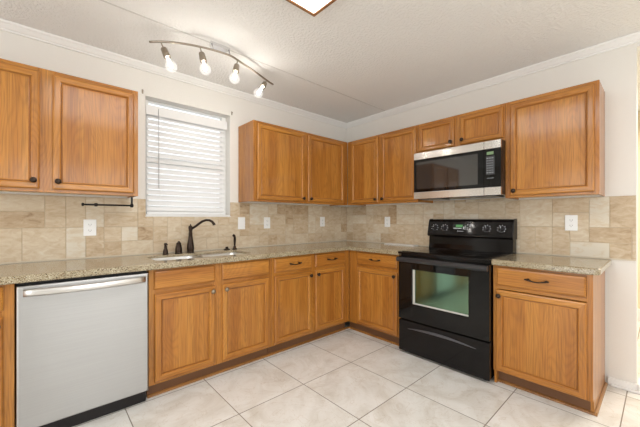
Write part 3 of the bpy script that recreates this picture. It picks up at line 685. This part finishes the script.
for kx in (.070, .170, .560, .680):
    k_ = face_knob(kx, .062).build('knob', BLACKP, ch)
    mb = MB(); mb.loft([[tuple(Vector(on_face(kx, .062, o)) + Vector((q_ * math.cos(2 * PI * k / 28), 0, 0)) + sv * q_ * math.sin(2 * PI * k / 28)) for k in range(28)] for q_, o in ((.031, .0001), (.031, .0008), (.026, .0008), (.026, .0001))], caps=(False, False)); mb.build('dial_ring', DIALR, k_)
    mb = MB()
    for a in range(0, 360, 40):
        if a in (240, 280): continue
        aa = math.radians(a); cx_, ch_ = kx + .033 * math.cos(aa), .062 + .033 * math.sin(aa)
        face_rect(mb, cx_ - .0025, cx_ + .0025, ch_ - .0025, ch_ + .0025)
    mb.build('dial_marks', MARK, k_)
    mb = MB()
    mb.loft([[tuple(Vector(on_face(kx, .062, o)) + Vector((dx, 0, 0)) + sv * dh) for dx, dh in ((-.0012, 0), (.0012, 0), (.0012, .018), (-.0012, .018))] for o in (.0301, .0306)])
    mb.build('pointer', MARK, k_)
mb = MB(); face_rect(mb, .255, .395, .052, .100); mb.build('display', simple('display_glass', (.02, .03, .025), .1), ch)
mb = MB(); face_rect(mb, .282, .345, .070, .094, .0012); mb.build('clock_digits', LCDD, ch)
mb = MB()
for k in range(6): face_rect(mb, .262 + k * .013, .271 + k * .013, .055, .063, .0012)
for r_ in range(4):
    for k in range(3):
        if (r_ + k) % 4 != 3: face_rect(mb, .365 + k * .022, .374 + k * .022, .050 + r_ * .014, .056 + r_ * .014, .0012)
face_rect(mb, .352, .360, .052, .076, .0012)
mb.build('button_marks', MARK, ch)
mb = MB()
for k in range(8): face_rect(mb, .300 + k * .0075, .3055 + k * .0075, .030, .0345 + (.002 if k == 0 else 0), .0009)
mb.build('maker_lettering', MARK, ch)
# oven door
OW0, OW1, OZ0, OZ1 = .142, .622, .458, .762
mb = MB(); zd0, zd1 = .312, .872; yo0, yo1 = -.626, -.664
mb.box(.003, OW0, yo1, yo0, zd0, zd1, bev=.004); mb.box(OW1, SW - .003, yo1, yo0, zd0, zd1, bev=.004)
mb.box(OW0 - .004, OW1 + .004, yo1, yo0, OZ1, zd1, bev=.004); mb.box(OW0 - .004, OW1 + .004, yo1, yo0, zd0, OZ0, bev=.004)
od = mb.build('oven_door', BLACKG, s)
mb = MB(); 
mb.box(OW0 + .0005, OW0 + .020, -.655, -.650, OZ0 + .001, OZ1 - .001); mb.box(OW0 + .020, OW1 - .001, -.655, -.650, OZ0 + .001, OZ0 + .013)
mb.build('window_trim', simple('pale_window_trim', (.62, .62, .58), .4, .3), od)
mb = MB(); mb.box(OW0 + .001, OW1 - .001, -.648, -.644, OZ0 + .001, OZ1 - .001); mb.build('oven_window', OVENG, od)
mb = MB(); mb.box(OW0 + .001, OW1 - .001, -.632, -.628, OZ0 + .001, OZ1 - .001); mb.build('inner_panel', simple('oven_interior', (.035, .04, .035), .5), od)
mb = MB()   # handle: full-width rounded bar with brackets at its ends
hp = [(-.036, -.012), (-.040, 0), (-.036, .014), (-.024, .022), (-.008, .020), (-.004, .010), (-.004, -.012), (-.014, -.020), (-.026, -.020)]
mb.loft([[(x, -.668 + y, .846 + z) for y, z in hp] for x in (.006, .04, SW - .04, SW - .006)], smooth=False)
mb.box(.010, .05, -.672, -.664, .835, .858); mb.box(SW - .05, SW - .010, -.672, -.664, .835, .858)
mb.build('handle', simple('handle_black_satin', (.022, .022, .025), .28, 0, .4), od)
# storage drawer with swept recess lip
mb = MB(); mb.box(.003, SW - .003, -.660, -.626, .022, .300, bev=.005, seg=2); dr = mb.build('drawer', BLACK, s)
mb = MB(); n_ = 20; rings = []
for i in range(n_ + 1):
    t_ = i / n_; x = .095 + (SW - .19) * t_; a = math.sin(PI * t_); z = .232 + .018 * a ; h = .0015 + .010 * a
    rings.append([(x, -.6605, z - h), (x, -.6605 - .011 * a, z - h * .6), (x, -.6605 - .012 * a, z), (x, -.6605 - .004 * a, z + h), (x, -.6605, z + h)])
mb.loft(rings, smooth=True); mb.build('handle', simple('drawer_pull_grey', (.11, .11, .12), .3, .5), dr)

# ------------------------------------------------------------------ over-the-range microwave
my = -1.2635; MW_ = .768
o = thing('microwave', 'stainless and black over-the-range microwave mounted above the stove', 'microwave', (0, my, 0), -PI / 2)
MZ0, MZ1, MF = 1.398, 1.8385, -.400
mb = MB(); mb.box(0.0, MW_, MF + .030, -.0125, MZ0 + .004, MZ1, bev=.002); mb.build('housing', BLACK, o)
for fa in (.03, .50):
    mb = MB(); mb.box(fa, fa + .21, MF + .06, MF + .25, MZ0 - .004, MZ0 + .004, bev=.001); mb.build('grease_filter', GREYM, o)
SEAM = .640
for a, b_, nm in ((.001, SEAM - .001, 'door'), (SEAM + .001, MW_ - .001, 'control_panel')):
    mb = MB(); mb.box(a, b_, MF + .004, MF + .029, MZ0 + .066, MZ1 - .066, 0); fo = mb.build(nm, BLACKG, o)
    mb = MB(); mb.box(a, b_, MF, MF + .029, MZ1 - .0655, MZ1, bev=.003); mb.build('top_strip', STEELM, fo)
    mb = MB(); mb.box(a, b_, MF, MF + .029, MZ0, MZ0 + .0655, bev=.003); mb.build('bottom_strip', STEELM, fo)
    if nm == 'door':
        mb = MB(); mb.box(.030, .592, MF + .0025, MF + .0038, MZ0 + .095, MZ1 - .090, 0); mb.build('window', simple('mw_window_film', (.10, .097, .093), .05, .75, 0), fo)
    else:
        mb = MB(); mb.box(.022 + SEAM, .072 + SEAM, MF + .002, MF + .0038, 1.726, 1.750); mb.build('display', LCD, fo)
        mb = MB(); mb.box(.016 + SEAM, .080 + SEAM, MF + .003, MF + .0038, 1.565, 1.716); mb.build('keypad', simple('keypad_grey', (.035, .038, .042), .3), fo)
        mb = MB()
        for r_ in range(7):
            for k in range(3):
                mb.box(SEAM + .021 + k * .019, SEAM + .033 + k * .019, MF + .0022, MF + .0029, 1.578 + r_ * .0195, 1.582 + r_ * .0195 + (.003 if r_ in (0, 6) else 0))
        mb.build('key_marks', KEYP, fo); mb = MB()
        for k in range(6): mb.box(SEAM + .024 + k * .0085, SEAM + .030 + k * .0085, MF + .003, MF + .0038, 1.535, 1.539)
        mb.build('lower_lettering', KEYP, fo)

# ------------------------------------------------------------------ wall plates
def plate(label, loc, rotz, kind, w=.078, h=.122):
    t = thing('wall_outlet' if kind == 'outlet' else 'light_switch', label, 'outlet' if kind == 'outlet' else 'light switch', loc, rotz, 'white wall plates on the backsplash')
    mb = MB(); mb.box(-w / 2, w / 2, -.005, 0, -h / 2, h / 2, bev=.002); mb.build('cover_plate', WHITE, t)
    if kind == 'outlet':
        for dz in (-.021, .021):
            mb = MB(); mb.loft([[(.017 * math.cos(a) , y, dz + .0145 * max(-.92, min(.92, math.sin(a)))) for a in [2 * PI * k / 20 for k in range(20)]] for y in (-.005, -.0065)], 0)
            r_ = mb.build('receptacle', WHITE, t)
            mb = MB(); mb.box(-.008, -.006, -.0070, -.0065, dz - .003, dz + .006); mb.box(.006, .008, -.0070, -.0065, dz - .003, dz + .006); mb.box(-.002, .002, -.0070, -.0065, dz - .010, dz - .006); mb.build('slots', SLOT, r_)
    else:
        mb = MB(); mb.box(-.016, .016, -.008, -.005, -.033, .033, bev=.001); mb.build('rocker', WHITE, t)
    return t
yb = -.0105
plate('white duplex outlet on the backsplash left of the window, above the dishwasher', (-2.813, yb, 1.143), 0, 'outlet')
plate('blank white rocker switch plate on the backsplash just right of the window', (-1.571, yb, 1.163), 0, 'switch')
plate('white duplex outlet on the backsplash under the two-door cabinet right of the window', (-1.268, yb, 1.165), 0, 'outlet')
plate('white outlet nearest the room corner, on the window-side backsplash', (-.455, yb, 1.172), 0, 'outlet')
plate('white outlet on the backsplash left of the stove', (yb, -.680, 1.172), -PI / 2, 'outlet')
plate('white duplex outlet on the backsplash above the short countertop right of the stove', (yb, -2.404, 1.177), -PI / 2, 'outlet')

# ------------------------------------------------------------------ paper towel holder, paper on the counter
t = thing('paper_towel_holder', 'black iron paper towel bar hanging under the left wall cabinet', 'paper towel holder', (-2.72, -.20, 1.374))
mb = MB(); mb.tube([(.145, 0, -.066), (-.150, 0, -.066)], .0065, 12); mb.lathe([(.001, -.158), (.010, -.157), (.013, -.150), (.010, -.144), (.006, -.142)], (0, 0, -.066), 'x', 14); mb.lathe([(.006, -.088), (.011, -.084), (.0125, -.076), (.011, -.068), (.006, -.064)], (0, 0, -.066), 'x', 14); mb.build('rod', BLACKI, t)
mb = MB(); mb.box(.138, .150, -.005, .005, -.066, 0, bev=.001); mb.box(.128, .156, -.014, .014, -.002, .0, bev=.0005); mb.lathe([(.001, .134), (.014, .135), (.014, .152), (.001, .156)], (0, 0, -.066), 'x', 14); mb.build('bracket', BLACKI, t)
mb = MB(); mb.box(-.13, -.03, -1.10, -.72, CZ1 + .0005, CZ1 + .010, bev=.002)
tag(mb.build('folded_paper', PAPER), 'flat white folded paper lying on the countertop left of the stove against the backsplash', 'paper')

# ------------------------------------------------------------------ lights
# ceiling box light
cl = thing('ceiling_light', 'large square ceiling light with white diffuser and thin wooden frame', 'ceiling light', (-1.835 - .62, -1.445 - .62, CEIL_Z))
hx, hy = .62, .62; fz = -.04
mb = MB(); tf = .018
mb.box(-hx, hx, hy - tf, hy, fz, 0, 1, bev=.002); mb.box(-hx, hx, -hy, -hy + tf, fz, 0, 1, bev=.002)
mb.box(-hx, -hx + tf, -hy + tf, hy - tf, fz, 0, 0, bev=.002); mb.box(hx - tf, hx, -hy + tf, hy - tf, fz, 0, 0, bev=.002)
mb.build('frame', [oak('lamp_frame_oak', 'x', (.20, .08, .03), (.30, .13, .05), (.38, .18, .07))] * 2, cl)
mb = MB(); mb.box(-hx + tf, hx - tf, -hy + tf, hy - tf, fz + .008, fz + .014); mb.build('diffuser', DIFF, cl)

# curved track light
tl = thing('track_light', 'curved brushed nickel track light with four bare bulbs near the window', 'track light', (-2.06, -.69, CEIL_Z))
def bx(t):   # bar centreline, t 0..1, local
    P = [(-.475, .150, -.075), (-.40, .082, -.075), (-.30, .022, -.075), (-.19, -.022, -.075), (-.08, -.046, -.075), (.02, -.050, -.075), (.11, -.018, -.075), (.28, .048, -.075), (.44, .120, -.075), (.52, .150, -.075)]
    k = min(int(t * 9), 8); u = t * 9 - k
    a = Vector(P[k]); b_ = Vector(P[k + 1]); 
    p_ = Vector(P[max(k - 1, 0)]); n_ = Vector(P[min(k + 2, 9)])
    return 0.5 * ((2 * a) + (b_ - p_) * u + (2 * p_ - 5 * a + 4 * b_ - n_) * u * u + (3 * a - p_ - 3 * b_ + n_) * u ** 3)
mb = MB(); mb.tube([bx(i / 30) for i in range(31)], .0075, 10); mb.build('bar', NICKEL, tl)
mb = MB()
arc = [(-.085 + .17 * k / 12, .015 - .060 * (1 - ((k - 6) / 6) ** 2) ** .5 * 0 + .0) for k in range(13)]
dsh = [(-.045 + .075 * math.cos(a), -.02 + .085 * math.sin(a)) for a in [PI * k / 14 for k in range(15)]]
mb.loft([[(x * s1, y, z) for x, y in dsh] for z, s1 in ((-.0005, 1.0), (-.016, 1.0), (-.020, .94))]); mb.tube([(-.11, -.015, -.014), (-.11, -.035, -.060), bx(.40)], .005, 8); mb.tube([(.02, -.015, -.014), (.02, -.035, -.060), bx(.55)], .005, 8)
mb.build('canopy', CHROME, tl)
heads = [(-2.478, (-2.424, -.635, 2.25)), (-2.255, (-2.235, -.75, 2.25)), (-1.975, (-2.019, -.756, 2.25)), (-1.625, (-1.747, -.637, 2.25))]
base = Vector((-2.06, -.69, CEIL_Z))
for bxx, bc in heads:
    top = min((bx(i / 400) for i in range(401)), key=lambda p: abs(p.x + base.x - bxx))   # the socket hangs from the bar
    bl_ = Vector(bc) - base; dirv = (bl_ - top).normalized()
    mb = MB(); Lh = (bl_ - top).length
    q = lambda d_: tuple(top + dirv * d_)
    mb.tube([q(.0), q(.045)], .0045, 8); mb.tube([q(.042), q(.047), q(.052), q(.092), q(.110), q(.118)], [.006, .016, .020, .023, .024, .021], 16)
    hd_ = mb.build('lamp_head', NICKEL, tl)
    # bulb: glass envelope around a glowing core
    prof = [(.114, .014), (.124, .015), (Lh - .034, .022), (Lh - .022, .033), (Lh - .008, .040), (Lh + .006, .041), (Lh + .020, .036), (Lh + .032, .024), (Lh + .038, .006)]
    mb = MB(); mb.tube([q(a) for a, _ in prof], [r_ * .92 for _, r_ in prof], 18); bu = mb.build('bulb', BULBG, hd_)
    mb = MB(); mb.tube([q(.120), q(.135), q(Lh - .014), q(Lh), q(Lh + .012)], [.004, .007, .012, .012, .004], 12); mb.build('glowing_core', BULBE, bu)
